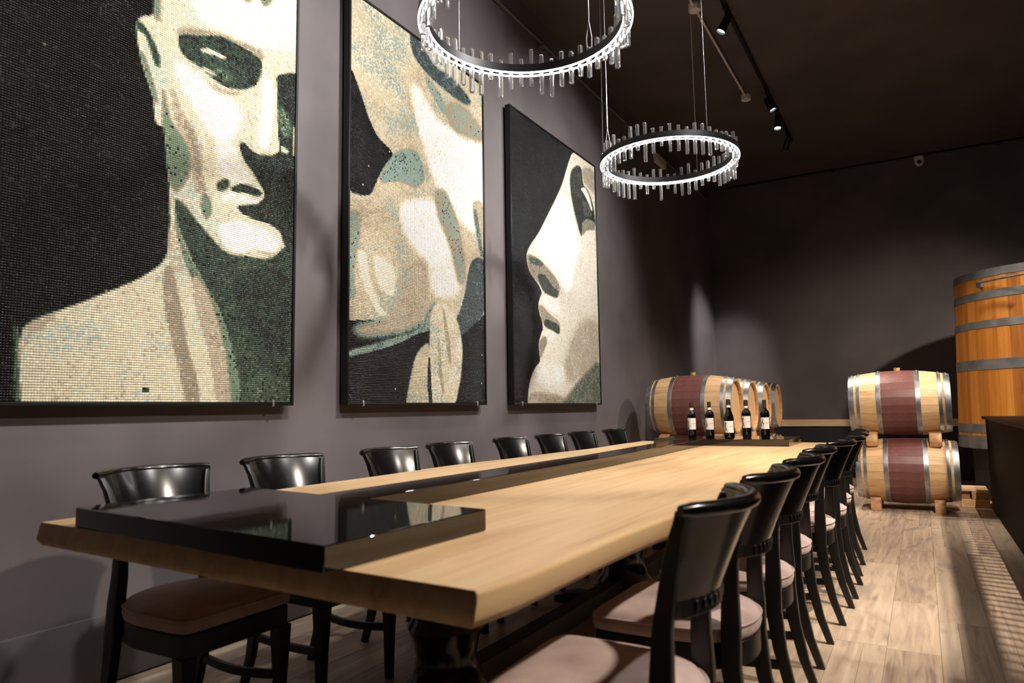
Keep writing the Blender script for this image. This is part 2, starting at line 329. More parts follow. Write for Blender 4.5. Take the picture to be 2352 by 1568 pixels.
ART_TWO = [
([(2.909,4.189),(5.582,5.946),(5.425,1.899),(2.944,1.639)],0.66,0.002),
([(3.003,3.985),(3.659,4.08),(3.779,3.712),(3.658,3.355),(3.544,3.064),(3.227,3.178),(3.012,3.277)],0.74,0.06),
([(3.658,3.374),(3.778,3.404),(3.999,3.209),(4.538,3.27),(4.779,3.169),(4.721,2.48),(4.3,2.497),(3.963,2.716),(3.777,3.051)],0.97,0.04),
([(3.558,2.511),(3.913,2.622),(4.013,2.566),(4.149,2.284),(3.91,2.118),(3.691,2.224),(3.573,2.343)],0.97,0.035),
([(3.814,2.279),(4.258,2.337),(4.328,2.104),(4.216,1.94),(3.941,1.903),(3.845,2.067)],0.95,0.035),
([(3.058,3.229),(3.105,3.232),(3.179,3.114),(3.254,2.976),(3.343,2.874),(3.517,2.823),(3.409,2.707),(3.332,2.578),(3.27,2.456),(3.022,2.441),(3.012,3.209)],0.03,0.006),
([(3.517,2.832),(3.658,2.91),(3.776,2.906),(3.852,2.754),(3.746,2.638),(3.572,2.655),(3.345,2.564),(3.409,2.707)],0.37,0.014),
([(3.659,3.803),(3.81,3.726),(3.97,3.626),(4.208,3.644),(4.465,3.553),(4.388,3.479),(4.137,3.488),(3.872,3.523),(3.688,3.601)],0.22,0.014),
([(4.033,3.365),(4.314,3.494),(4.619,3.365),(4.616,3.252),(4.203,3.198)],0.45,0.04),
([(3.872,3.523),(4.034,3.447),(4.118,3.355),(4.066,3.295),(3.935,3.387),(3.84,3.469)],0.42,0.012),
([(3.947,2.693),(4.083,2.741),(4.26,2.519),(4.366,2.11),(4.253,2.008),(4.132,2.343),(3.978,2.496)],0.44,0.03),
([(4.435,2.737),(4.617,2.784),(4.617,2.307),(4.526,2.335),(4.47,2.545)],0.58,0.01),
([(4.453,2.675),(4.513,2.689),(4.568,2.432),(4.607,2.305),(4.546,2.316)],0.3,0.007),
([(3.061,2.331),(3.195,2.346),(3.172,2.148),(3.125,1.949),(3.151,1.798),(3.067,1.771)],0.4,0.016),
([(3.16,2.102),(3.235,2.107),(3.274,1.938),(3.38,1.757),(3.489,1.716),(3.367,1.702),(3.237,1.845),(3.173,1.991)],0.84,0.014),
([(3.299,2.093),(3.405,2.104),(3.53,2.015),(3.516,1.847),(3.393,1.867),(3.326,1.964)],0.86,0.02),
([(3.573,2.06),(3.878,2.192),(3.892,1.897),(3.812,1.693),(3.602,1.617),(3.202,1.547),(3.105,1.623),(3.489,1.716)],0.58,0.045),
([(4.407,2.269),(4.628,2.331),(4.618,1.86),(4.437,1.754),(4.248,1.632),(4.178,1.729),(4.307,1.91)],0.2,0.009),
([(3.892,1.838),(3.974,1.888),(3.972,1.689),(3.811,1.635),(3.462,1.514),(3.071,1.421),(3.071,1.47),(3.461,1.568),(3.781,1.661)],0.36,0.01),
([(3.037,1.419),(3.329,1.483),(3.573,1.55),(3.75,1.63),(3.972,1.679),(4.005,1.612),(3.811,1.52),(3.719,1.42),(3.667,1.306),(3.616,1.104),(3.018,1.109)],0.02,0.005),
([(4.556,1.842),(4.701,1.892),(4.682,1.095),(4.178,1.099),(4.271,1.344),(4.339,1.555),(4.455,1.691)],0.02,0.004),
([(3.908,1.84),(4.075,1.901),(4.232,1.775),(4.302,1.573),(4.271,1.344),(4.178,1.099),(3.887,1.102),(3.873,1.408),(3.89,1.603)],0.76,0.014),
([(3.734,1.496),(3.89,1.603),(3.904,1.313),(3.903,1.101),(3.616,1.104),(3.667,1.306)],0.66,0.012),
([(4.04,1.856),(4.074,1.82),(4.132,1.622),(4.156,1.441),(4.122,1.44),(4.072,1.638)],0.52,0.005),
([(3.873,1.476),(3.897,1.477),(3.904,1.313),(3.927,1.101),(3.887,1.102),(3.857,1.311)],0.12,0.004),
([(3.98,1.6),(4.013,1.603),(4.028,1.415),(4.068,1.218),(4.034,1.218),(3.986,1.413)],0.55,0.005)]
ART_THREE = [
([(6.338,3.77),(6.955,3.772),(6.931,3.416),(6.956,2.967),(6.949,2.071),(6.916,1.067),(5.283,1.083),(5.289,1.24),(5.33,1.364),(5.427,1.475),(5.533,1.534),(5.51,1.624),(5.505,1.706),(5.555,1.789),(5.596,1.83),(5.58,1.907),(5.524,1.975),(5.507,2.047),(5.549,2.123),(5.591,2.166),(5.534,2.227),(5.439,2.278),(5.347,2.332),(5.313,2.403),(5.304,2.478),(5.375,2.571),(5.534,2.707),(5.703,2.899),(5.927,3.153),(6.07,3.334),(6.198,3.56)],0.8,0.0083),
([(6.02,3.238),(6.179,3.219),(6.298,3.06),(6.414,2.874),(6.494,2.795),(6.458,2.607),(6.346,2.379),(6.149,2.227),(5.973,2.302),(5.815,2.411),(5.566,2.52),(5.431,2.564),(5.658,2.811)],0.99,0.0292),
([(6.471,2.822),(6.847,2.989),(6.853,2.28),(6.525,2.068),(6.142,2.085),(6.252,2.406)],0.82,0.0625),
([(6.239,3.445),(6.292,3.546),(6.444,3.639),(6.544,3.626),(6.559,3.45),(6.714,3.426),(6.843,3.257),(6.874,3.062),(6.695,3.121),(6.535,3.047),(6.498,2.858),(6.406,2.979),(6.317,3.128),(6.253,3.28)],0.14,0.0167),
([(6.495,3.395),(6.61,3.446),(6.722,3.383),(6.808,3.226),(6.755,3.231),(6.655,3.321),(6.555,3.378)],0.92,0.0063),
([(6.546,3.655),(6.874,3.72),(6.876,3.424),(6.716,3.46),(6.572,3.486)],0.55,0.025),
([(6.508,3.032),(6.641,3.111),(6.834,3.12),(6.86,3.027),(6.634,2.986),(6.515,2.887)],0.42,0.0125),
([(6.548,3.272),(6.705,3.29),(6.778,3.174),(6.589,3.107)],0.22,0.0167),
([(5.308,2.484),(5.409,2.487),(5.564,2.471),(5.723,2.418),(5.889,2.348),(5.964,2.281),(5.932,2.168),(5.803,2.155),(5.639,2.173),(5.574,2.239),(5.439,2.278),(5.365,2.317),(5.32,2.401)],0.5,0.0083),
([(5.334,2.465),(5.525,2.478),(5.651,2.44),(5.561,2.406),(5.369,2.409)],0.25,0.0146),
([(5.488,2.326),(5.647,2.352),(5.808,2.258),(5.931,2.233),(5.905,2.159),(5.753,2.16),(5.592,2.185)],0.2,0.0104),
([(5.61,2.157),(5.795,2.16),(5.963,2.103),(5.958,1.995),(5.746,2.015),(5.607,2.074)],0.94,0.0125),
([(5.507,2.047),(5.586,2.057),(5.745,1.981),(5.947,1.941),(5.94,1.804),(5.779,1.828),(5.637,1.853),(5.565,1.924)],0.5,0.0083),
([(5.641,1.941),(5.945,1.902),(5.931,1.807),(5.739,1.843),(5.606,1.868)],0.17,0.0083),
([(5.556,1.812),(5.739,1.847),(5.94,1.798),(5.944,1.711),(5.734,1.733),(5.594,1.778)],0.9,0.0125),
([(5.51,1.725),(5.646,1.783),(5.68,1.725),(5.591,1.611),(5.526,1.549)],0.47,0.0125),
([(5.408,1.456),(5.725,1.545),(6.066,1.504),(5.967,1.307),(5.515,1.297),(5.366,1.33)],0.93,0.0458),
([(5.29,1.267),(5.92,1.239),(6.072,1.202),(6.087,1.075),(5.283,1.083)],0.55,0.0208),
([(6.324,1.984),(6.907,2.11),(6.914,1.586),(6.486,1.44),(6.101,1.329),(5.978,1.519)],0.62,0.0667),
([(6.919,1.651),(6.932,1.067),(5.827,1.078),(6.121,1.27),(6.488,1.461)],0.36,0.0375)]

PAL_COOL = [(0.0, (12, 11, 10)), (0.10, (38, 40, 36)), (0.17, (54, 66, 56)), (0.27, (76, 92, 74)), (0.36, (118, 136, 112)), (0.5, (158, 146, 124)), (0.6, (188, 174, 150)), (0.72, (221, 211, 182)), (0.84, (234, 228, 208)), (1.0, (249, 247, 242))]
PAL_AQUA = [(0.0, (12, 11, 11)), (0.10, (36, 34, 36)), (0.2, (66, 76, 76)), (0.30, (96, 116, 112)), (0.38, (142, 164, 152)), (0.5, (164, 152, 130)), (0.6, (190, 176, 150)), (0.7, (211, 199, 170)), (0.84, (231, 223, 203)), (1.0, (249, 246, 240))]
PAL_WARM = [(0.0, (14, 14, 16)), (0.10, (34, 32, 32)), (0.2, (66, 72, 62)), (0.30, (96, 104, 90)), (0.42, (132, 132, 114)), (0.5, (158, 148, 130)), (0.6, (184, 172, 152)), (0.72, (212, 203, 182)), (0.84, (230, 224, 207)), (1.0, (249, 247, 240))]
def raster(art, Y, Z):
    t = np.zeros_like(Y)
    for poly, tone, fe in art:
        P = np.array(poly)
        if len(P) > 4:
            Q = np.roll(P, -1, 0); P = np.stack([P * .8 + Q * .2, P * .2 + Q * .8], 1).reshape(-1, 2)
            Q = np.roll(P, -1, 0); P = np.stack([P * .75 + Q * .25, P * .25 + Q * .75], 1).reshape(-1, 2)
        n = len(P)
        inside = np.zeros(Y.shape, bool); d2 = np.full(Y.shape, 1e9)
        for i in range(n):
            ay, az = P[i]; by, bz = P[(i + 1) % n]
            ey, ez = by - ay, bz - az; L = ey * ey + ez * ez + 1e-12
            q = np.clip(((Y - ay) * ey + (Z - az) * ez) / L, 0, 1)
            d2 = np.minimum(d2, (Y - ay - q * ey) ** 2 + (Z - az - q * ez) ** 2)
            if az != bz:
                c = (az > Z) != (bz > Z)
                inside ^= c & (Y < (Z - az) / (bz - az) * ey + ay)
        sd = np.where(inside, 1, -1) * np.sqrt(d2)
        a = np.clip(sd / (2 * fe) + 0.5, 0, 1); a = a * a * (3 - 2 * a)
        t = t * (1 - a) + tone * a
    return t
def soft(rng, shape, cell):
    g = rng.random((shape[0] // cell + 2, shape[1] // cell + 2))
    i = np.arange(shape[0]) / cell; j = np.arange(shape[1]) / cell
    i0 = i.astype(int); j0 = j.astype(int); fi = (i - i0)[:, None]; fj = (j - j0)[None]
    return (g[i0][:, j0] * (1 - fi) * (1 - fj) + g[i0 + 1][:, j0] * fi * (1 - fj) + g[i0][:, j0 + 1] * (1 - fi) * fj + g[i0 + 1][:, j0 + 1] * fi * fj)
M_TILE = mat('glazed_mosaic_tile', (128, 128, 128), 0.2, **{'Specular IOR Level': 0.3})
at = nd(M_TILE, 'ShaderNodeAttribute'); at.attribute_name = 'tile_colour'; lk(M_TILE, at.outputs['Color'], bsdf(M_TILE).inputs['Base Color'])
M_GROUT = mat('grey_grout', (84, 80, 74), 0.8)
PITCH = 0.0105
def tiles(name, y0, y1, z0, z1, art, pal, seed, speck, parent, x0):
    rng = np.random.default_rng(seed)
    ny = int((y1 - y0) / PITCH); nz = int((z1 - z0) / PITCH)
    py = (y1 - y0) / ny; pz = (z1 - z0) / nz
    yc = y0 + (np.arange(ny) + .5) * py; zc = z0 + (np.arange(nz) + .5) * pz
    Y, Z = np.meshgrid(yc, zc)
    t = raster(art, Y, Z)
    big = soft(rng, Y.shape, 9); mid = soft(rng, Y.shape, 3)
    t = t + (big - .5) * 0.05 + (mid - .5) * 0.06 + rng.normal(0, 0.026, Y.shape)
    pos = np.array([p for p, c in pal]); cols = np.array([lin(c)[:3] for p, c in pal])
    # glazes are a short palette; neighbours of a boundary are dithered
    idx = np.interp(t, pos, np.arange(len(pos)))
    lo = np.floor(idx); fr = idx - lo
    pick = lo + (rng.random(Y.shape) < np.clip((fr - .5) * 2.4 + .5, 0, 1))
    pick = np.clip(pick, 0, len(pos) - 1).astype(int)
    col = cols[pick]
    for prob, rgb, tmin, tmax, blot in speck:
        msk = (rng.random(Y.shape) < prob * (4.0 * np.clip(soft(rng, Y.shape, 12) - .45, 0, 1) if blot else 1)) & (t > tmin) & (t < tmax)
        col[msk] = lin(rgb)[:3]
    col = np.clip(col * (1 + rng.normal(0, 0.07, Y.shape))[..., None], 0.003, 0.9)
    n = ny * nz
    g = 0.00035; b = 0.0006; h = 0.0024
    hy, hz = py / 2 - g, pz / 2 - g
    sy = np.array([-1, 1, 1, -1]); sz = np.array([-1, -1, 1, 1])
    V = np.zeros((n, 8, 3))
    yc_, zc_ = Y.ravel()[:, None], Z.ravel()[:, None]
    V[:, :4, 0] = x0; V[:, :4, 1] = yc_ + sy * hy; V[:, :4, 2] = zc_ + sz * hz
    ty = rng.normal(0, 0.02, (n, 1)); tz = rng.normal(0, 0.02, (n, 1))
    V[:, 4:, 0] = x0 + h + ty * sy * hy + tz * sz * hz; V[:, 4:, 1] = yc_ + sy * (hy - b); V[:, 4:, 2] = zc_ + sz * (hz - b)
    quad = np.array([[4, 5, 6, 7], [0, 1, 5, 4], [1, 2, 6, 5], [2, 3, 7, 6], [3, 0, 4, 7]])
    F = (np.arange(n)[:, None, None] * 8 + quad[None]).reshape(-1)
    me = bpy.data.meshes.new(name)
    me.vertices.add(n * 8); me.vertices.foreach_set('co', V.ravel())
    me.loops.add(n * 20); me.loops.foreach_set('vertex_index', F.astype(np.int32))
    me.polygons.add(n * 5); me.polygons.foreach_set('loop_start', np.arange(0, n * 20, 4, dtype=np.int32))
    at = me.attributes.new('tile_colour', 'FLOAT_COLOR', 'FACE')
    A = np.ones((n, 5, 4)); A[:, :, :3] = col.reshape(n, 1, 3)
    at.data.foreach_set('color', A.ravel())
    me.update(); me.validate()
    o = obj(name, me, M_TILE, parent); o['kind'] = 'stuff'
    return o
M_CLIP = mat('small_steel_clip', (176, 172, 168), 0.35, 0.6)
def panel(y0, y1, art, pal, seed, speck, label):
    z0, z1 = 1.145, 3.755
    p = thing('mosaic_panel', label, 'mosaic', (0.0, (y0 + y1) / 2, z0), 0, 'tall mosaic panels on the grey wall')
    yo = -(y1 - y0) / 2; H = z1 - z0; Wd = y1 - y0; fw = 0.016
    obj('backing_board', MB().box(0.025, 0.062, yo + 0.01, -yo - 0.01, 0.01, H - 0.01), M_GROUT, p)
    for a in ((yo, yo + fw, 0, H), (-yo - fw, -yo, 0, H), (yo + fw, -yo - fw, 0, fw), (yo + fw, -yo - fw, H - fw, H)):
        obj('frame_rail', MB().box(0.022, 0.073, *a).mesh('frame_rail', 0.002, 1), M_FRAME, p)
    for s in (-1, 1):
        obj('hanging_batten', MB().box(0.0, 0.0245, s * Wd * .35 - .04, s * Wd * .35 + .04, 0.15, H - 0.15), M_FRAME, p)
        obj('clip', MB().box(0.045, 0.078, s * (Wd / 2 - .14) - .006, s * (Wd / 2 - .14) + .006, -0.006, 0.03).mesh('clip', 0.001, 1), M_CLIP, p)
    sh = [([(a - (y0 + y1) / 2, b - z0) for a, b in q], t, f) for q, t, f in art]
    tiles('mosaic_tile_field', yo + fw, -yo - fw, fw, H - fw, sh, pal, seed, speck, p, 0.0622)
panel(0.80, 2.665, ART_ONE, PAL_COOL, 3, [(0.30, (188, 202, 188), 0.64, 0.80, True), (0.03, (192, 204, 190), 0.64, 0.80, False), (0.05, (26, 34, 30), 0.10, 0.40, False), (0.03, (60, 66, 84), 0.08, 0.18, True), (0.0008, (120, 110, 90), -1, 0.08, False)],
      'tall mosaic of a shadowed male face and bare shoulder, nearest the camera')
panel(3.07, 4.615, ART_TWO, PAL_AQUA, 7, [(0.30, (160, 176, 168), 0.6, 0.78, True), (0.10, (60, 58, 68), 0.22, 0.45, True), (0.001, (226, 206, 150), -1, 0.05, False)],
      'middle mosaic panel with flowing pale stone forms over black')
panel(5.035, 6.885, ART_THREE, PAL_WARM, 9, [(0.06, (70, 82, 66), 0.15, 0.5, False)],
      'mosaic panel of a pale face in profile, farthest from the camera')

# ------------------------------------------------------------------ the long table
TZ = 0.79
tb = thing('dining_table', 'long pale oak slab table on turned black pedestals', 'table', (1.45, 3.7, 0))
sl = MB(); rings = []
rn = random.Random(3)
NS = 46
for i in range(NS + 1):
    y = 1.035 + (6.47 - 1.035) * i / NS
    f = i / NS
    xr = 2.325 + 0.05 * min(1, f * 3.2) - 0.03 * f + 0.012 * math.sin(f * 6) + 0.005 * math.sin(f * 31 + 1); xl = 0.665 + 0.03 * math.sin(f * 9 + 1) + 0.01 * math.sin(f * 27)
    if i == 0: xr -= 0.012; xl += 0.012
    und = 0.012 + 0.022 * (0.5 + 0.5 * math.sin(f * 11 + 2)) * min(1, f * 5)
    sec = [(xl + 0.006, TZ), (xr - 0.008, TZ), (xr - 0.001, TZ - 0.006), (xr, TZ - 0.03), (xr - 0.004, TZ - 0.052), (xr - und - 0.004, TZ - 0.067), (xl + und, TZ - 0.067), (xl - 0.004, TZ - 0.05), (xl, TZ - 0.008)]
    ysl = lambda xx: (0.085 * (xl + 1.75 - xx) / 1.75) if i == 0 else 0.085 * (1 - f) * (xl + 1.75 - xx) / 1.75
    rings.append([(a - 1.45, y + ysl(a) - 3.7 - (0.010 if (i == 0 and TZ - 0.056 < b < TZ - 0.02) else 0), b) for a, b in sec])
sl.loft(rings)
obj('tabletop', sl.mesh('tabletop', 0.004, 2, 50), M_TABLE, tb)
ped = [(0.02, 0.0), (0.19, 0.0), (0.19, 0.05), (0.15, 0.065), (0.16, 0.10), (0.12, 0.14), (0.105, 0.2), (0.115, 0.26), (0.135, 0.30), (0.115, 0.335), (0.135, 0.355), (0.135, 0.375), (0.105, 0.40), (0.095, 0.43), (0.12, 0.455), (0.12, 0.475), (0.10, 0.49), (0.11, 0.52), (0.15, 0.56), (0.165, 0.60), (0.165, 0.64), (0.18, 0.65), (0.18, 0.694), (0.02, 0.694)]
for py in (2.05, 3.75, 5.45):
    pd = obj('pedestal', MB().lathe(ped, 36).mesh('pedestal', 0, 2, 45), M_BLACK, tb, (0.07, py - 3.7, 0.06))
    obj('foot', MB().prism([(-0.42, 0), (0.42, 0), (0.42, 0.035), (0.32, 0.062), (-0.32, 0.062), (-0.42, 0.035)], 'y', -0.06, 0.06).mesh('foot', 0.006, 2), M_LEG, pd, (0, 0, -0.06))
    obj('cross_beam', MB().box(-0.55, 0.55, -0.05, 0.05, 0.0, 0.03).mesh('cross_beam', 0.004, 1), M_LEG, pd, (0, 0, 0.6325))
obj('stretcher', MB().box(0.03, 0.11, -1.55, 1.65, 0.10, 0.19).mesh('stretcher', 0.005, 1), M_LEG, tb)
# stone laid on the slab
gs = thing('granite_slab', 'polished black granite runner with cross ends lying on the oak table', 'stone slab', (1.47, 3.7, TZ))
SH = 0.055
near = [(0.90, 1.115), (1.985, 1.005), (2.0, 1.565), (1.55, 1.61), (1.33, 1.63), (0.94, 1.685)]
obj('end_slab', MB().prism([(a - 1.47, b - 3.7) for a, b in near], 'z', 0.0005, SH).mesh('end_slab', 0.0025, 1), M_GRANITE, gs)
obj('runner', MB().prism([(a - 1.47, b - 3.7) for a, b in [(1.332, 1.6315), (1.548, 1.6115), (1.525, 3.6), (1.45, 5.74), (1.25, 5.74), (1.35, 3.6)]], 'z', 0.0005, SH - 0.0003).mesh('runner', 0.002, 1), M_GRANITE, gs)
obj('end_slab', MB().prism([(a - 1.47, b - 3.7) for a, b in [(1.02, 5.742), (2.10, 5.742), (2.10, 6.38), (1.02, 6.38)]], 'z', 0.0005, SH).mesh('end_slab', 0.0025, 1), M_GRANITE, gs)

# ------------------------------------------------------------------ chairs
def chair_meshes():
    d = {}
    def outline(off, n=56):
        pts = []
        for j in range(n):
            a = 2 * PI * j / n; c, s = math.cos(a), math.sin(a)
            if c >= 0:     # squared front
                k = 1.0 / max((abs(c) ** 14 + abs(s) ** 14) ** (1 / 14.0), 1e-6); pts.append(((0.225 + off) * c * k, (0.212 + off) * s * k * (1.0)))
            else:
                k = 1.0 / (abs(c) ** 2.6 + abs(s) ** 2.6) ** (1 / 2.6); pts.append(((0.215 + off) * c * k, (0.212 + off) * s * k))
        return [(x, y * (1 - 0.10 * max(0, -x) / 0.215)) for x, y in pts]
    cu = MB(); rings = []
    for off, z in ((-0.010, 0.4415), (0.002, 0.446), (0.007, 0.463), (0.004, 0.482), (-0.009, 0.498), (-0.03, 0.507), (-0.08, 0.515), (-0.14, 0.520), (-0.19, 0.521)):
        rings.append([(x, y, z) for x, y in outline(off)])
    cu.loft(rings); d['seat_cushion'] = cu.mesh('seat_cushion', 0, 2, 80)
    pip = MB(); o1 = outline(0.006); pip.tube([(x, y, 0.4830) for x, y in o1] + [(o1[0][0], o1[0][1], 0.4830)], 0.0035, 6); d['piping'] = pip.mesh('piping', 0, 2, 80)
    ra = MB(); ra.loft([[(x, y, z) for x, y in outline(off)] for off, z in ((-0.004, 0.372), (0.0, 0.375), (0.0, 0.437), (-0.004, 0.441))]); d['seat_rail'] = ra.mesh('seat_rail', 0, 2, 35)
    def post(s):
        path = [(-0.262, 0.0), (-0.222, 0.12), (-0.192, 0.26), (-0.178, 0.39), (-0.180, 0.48), (-0.180, 0.57), (-0.184, 0.66), (-0.203, 0.76), (-0.226, 0.85), (-0.243, 0.895)]
        yy = [0.176, 0.176, 0.178, 0.178, 0.172, 0.164, 0.160, 0.170, 0.188, 0.204]
        wx = [0.030, 0.036, 0.044, 0.052, 0.052, 0.046, 0.040, 0.034, 0.028, 0.022]; wy = [0.028, 0.03, 0.033, 0.036, 0.036, 0.034, 0.031, 0.028, 0.024, 0.020]
        b = MB(); R = []
        for (x, z), y, a, c in zip(path, yy, wx, wy):
            R.append([(x - a / 2, s * y - c / 2, z), (x + a / 2, s * y - c / 2, z), (x + a / 2, s * y + c / 2, z), (x - a / 2, s * y + c / 2, z)])
        return b.loft(R).mesh('back_post', 0.004, 2, 60)
    d['post1'] = post(1); d['post-1'] = post(-1)
    def surf(u, z):       # u -1..1 across, centre line of the back panel
        f = (z - 0.66) / 0.255
        half = 0.158 + 0.028 * f + 0.036 * max(0, f) ** 2.2
        x_end = -0.180 - 0.055 * f - 0.014 * max(0, f) ** 3
        bow = 0.052 + 0.042 * f
        return Vector((x_end - bow * (1 - u * u) , half * u, z))
    NU, NZ = 18, 9
    b = MB(); R = []
    for k in range(NZ + 1):
        z = 0.684 + (0.902 - 0.684) * k / NZ
        row = [surf(-1 + 2 * j / NU, z) for j in range(NU + 1)]
        th = 0.011
        R.append([p + Vector((th, 0, 0)) for p in row] + [p - Vector((th, 0, 0)) for p in reversed(row)])
    d['back_panel'] = b.loft(R).mesh('back_panel', 0.0, 2, 50)
    b = MB(); pts = [surf(-1.02 + 2.04 * j / 20, 0.903) - Vector((0.004, 0, 0)) for j in range(21)]
    d['top_rail'] = b.tube(pts, [0.011] + [0.0155] * 19 + [0.011], 10).mesh('top_rail', 0, 2, 80)
    b = MB(); pts = [surf(-0.97 + 1.94 * j / 14, 0.700) for j in range(15)]
    b.loft([[p + Vector((0.013, 0, -0.022)), p + Vector((0.013, 0, 0.022)), p + Vector((-0.016, 0, 0.022)), p + Vector((-0.016, 0, -0.022))] for p in pts])
    d['lower_rail'] = b.mesh('lower_rail', 0.002, 1, 40)
    b = MB()
    for j in range(9):
        p = surf(-0.62 + 1.24 * j / 8, 0.700); b.box(p.x - 0.0185, p.x - 0.0155, p.y - 0.011, p.y + 0.011, p.z - 0.010, p.z + 0.010)
    d['carved_band'] = b.mesh('carved_band', 0.002, 1, 40)
    def fl(s):
        R = []
        for z, a, ox in ((0.0, 0.030, 0.0), (0.2, 0.038, 0.0), (0.33, 0.050, 0.0), (0.373, 0.054, 0.0)):
            cx, cy = 0.1985, s * 0.186
            R.append([(cx - a / 2, cy - a / 2, z), (cx + a / 2, cy - a / 2, z), (cx + a / 2, cy + a / 2, z), (cx - a / 2, cy + a / 2, z)])
        return MB().loft(R).mesh('front_leg', 0.003, 1, 40)
    d['fl1'] = fl(1); d['fl-1'] = fl(-1)
    def st(s):
        R = []
        for j in range(7):
            f = j / 6; x = -0.195 + 0.37 * f; z = 0.205 - 0.012 * math.sin(PI * f); y = s * (0.177 - 0.010 * math.sin(PI * f))
            R.append([(x, y - 0.010, z - 0.015), (x, y + 0.010, z - 0.015), (x, y + 0.010, z + 0.015), (x, y - 0.010, z + 0.015)])
        return MB().loft(R).mesh('side_stretcher', 0.003, 1, 40)
    d['st1'] = st(1); d['st-1'] = st(-1)
    return d
CH = chair_meshes()
def chair(x, y, rz, label, group):
    t = thing('dining_chair', label, 'chair', (x, y, 0), rz, group)
    c = obj('seat_cushion', CH['seat_cushion'], M_SUEDE, t); obj('piping', CH['piping'], M_SUEDE, c)
    obj('seat_rail', CH['seat_rail'], M_LEG, t)
    for s in ('1', '-1'):
        obj('back_post', CH['post' + s], M_LEG, t); obj('front_leg', CH['fl' + s], M_LEG, t); obj('side_stretcher', CH['st' + s], M_LEG, t)
    p = obj('back_panel', CH['back_panel'], M_BLACK, t); obj('carved_band', CH['carved_band'], M_LEG, p)
    obj('top_rail', CH['top_rail'], M_BLACK, t); obj('lower_rail', CH['lower_rail'], M_LEG, t)
WY = ['nearest the camera'] + [o + ' from the near end' for o in ORD[1:7]] + ['farthest from the camera']
LY = [1.565, 2.165, 2.83, 3.40, 4.12, 4.70, 5.27, 5.93]
RY = [1.55, 2.20, 2.82, 3.46, 4.15, 4.71, 5.31, 5.90]
for i in range(8):
    chair(0.83 + (0, -0.02, 0.03, 0.0, 0.0, 0.0, 0.0, 0.02)[i], LY[i], math.radians((1, -2, 1, 0, 1, 0, -1, 0)[i]), 'black curved-back chair on the wall side of the table, ' + WY[i], 'chairs along the wall side of the table')
    chair(2.325 + (0.01, 0, 0, -0.02, 0.01, 0.02, 0, -0.03)[i], RY[i], PI + math.radians((2, 0, 1, 0, -2, 0, 1, 0)[i]), 'black curved-back chair with pale seat on the aisle side, ' + WY[i], 'chairs along the aisle side of the table')

# ------------------------------------------------------------------ barrels
BL, BR, HR, NST = 0.94, 0.35, 0.298, 26
def br(x): return HR + (BR - HR) * (1 - (2 * x / BL) ** 2)
def stave_mesh():
    b = MB(); ha = PI / NST - 0.0007 / 0.33; N = 8; R = []
    for i in range(N + 1):
        x = -BL / 2 + BL * i / N; r = br(x); ri = r - 0.026
        R.append([(x, r * math.sin(a), r * math.cos(a)) for a in (-ha, 0, ha)] + [(x, ri * math.sin(a), ri * math.cos(a)) for a in (ha, -ha)])
    return b.loft(R).mesh('stave', 0, 2, 30)
STAVE = stave_mesh()
HOOPS = [(-0.470, -0.416), (-0.392, -0.360), (-0.203, -0.160), (0.160, 0.203), (0.360, 0.392), (0.416, 0.470)]
def hoop_mesh(x0, x1):
    b = MB(); n = 56; R = []
    for j in range(n):
        a = 2 * PI * j / n; c, s = math.cos(a), math.sin(a)
        R.append([(x, r * s, r * c) for x, r in ((x0, br(x0) - 0.002), (x0, br(x0) + 0.003), (x1, br(x1) + 0.003), (x1, br(x1) - 0.002))])
    R.append(R[0]); return b.loft(R, True, False).mesh('hoop', 0, 2, 30)
HOOP = [hoop_mesh(*h) for h in HOOPS]
RIVET = MB().lathe([(0.0005, 0.0055), (0.006, 0.004), (0.009, 0.0), (0.0005, -0.002)][::-1], 10).mesh('rivet', 0, 2, 60)
NB = 7
def head_boards():
    out = []; r = HR - 0.028
    for k in range(NB):
        y0 = -r + 2 * r * k / NB + 0.0008; y1 = -r + 2 * r * (k + 1) / NB - 0.0008; up = []; dn = []
        for j in range(7):
            y = y0 + (y1 - y0) * j / 6; h = math.sqrt(max(r * r - y * y, 1e-5)); up.append((y, h)); dn.append((y, -h))
        out.append(MB().prism(dn + up[::-1], 'x', -0.011, 0.011).mesh('head_board'))
    return out
HB = head_boards()
BUNG = MB().lathe([(0.001, 0.0), (0.026, 0.0), (0.031, 0.034), (0.001, 0.034)], 16).mesh('bung', 0, 2, 50)
def barrel(xc, yc, zc, label, group, roll=0.0, heads=(1, -1)):
    t = thing('wine_barrel', label, 'barrel', (xc, yc, zc - BR), 0, group)
    for k in range(NST):
        obj('stave', STAVE, M_STAVE, t, (0, 0, BR), (roll + 2 * PI * k / NST, 0, 0))
    for (a, b_), me in zip(HOOPS, HOOP):
        h = obj('hoop', me, M_STEEL, t, (0, 0, BR))
        xm = (a + b_) / 2
        for s in (-0.35, 0.0):
            rr = br(xm) + 0.0032; obj('rivet', RIVET, M_STEEL, h, (xm, rr * math.sin(s), rr * math.cos(s)), (-s, 0, 0))
    for s in heads:
        for me in HB: obj('head_board', me, M_HEAD, t, (s * (BL / 2 - 0.045), 0, BR), (roll * 0.5, 0, 0))
    obj('bung', BUNG, M_BUNG, t, (0, 0, 2 * BR - (0.004 if zc > 0.8 else 0.0325)))
LZ, UZ = 0.41, 1.115
RB = (2.81, 8.60)
barrel(RB[0] + 0.01, RB[1], LZ, 'oak barrel with burgundy belly at the bottom of the aisle stack', 'barrels stacked in the aisle')
barrel(RB[0] - 0.02, RB[1], UZ, 'oak barrel with burgundy belly on top of the aisle stack', 'barrels stacked in the aisle', 0.07)
LB = [7.80, 8.65, 9.50, 10.35]
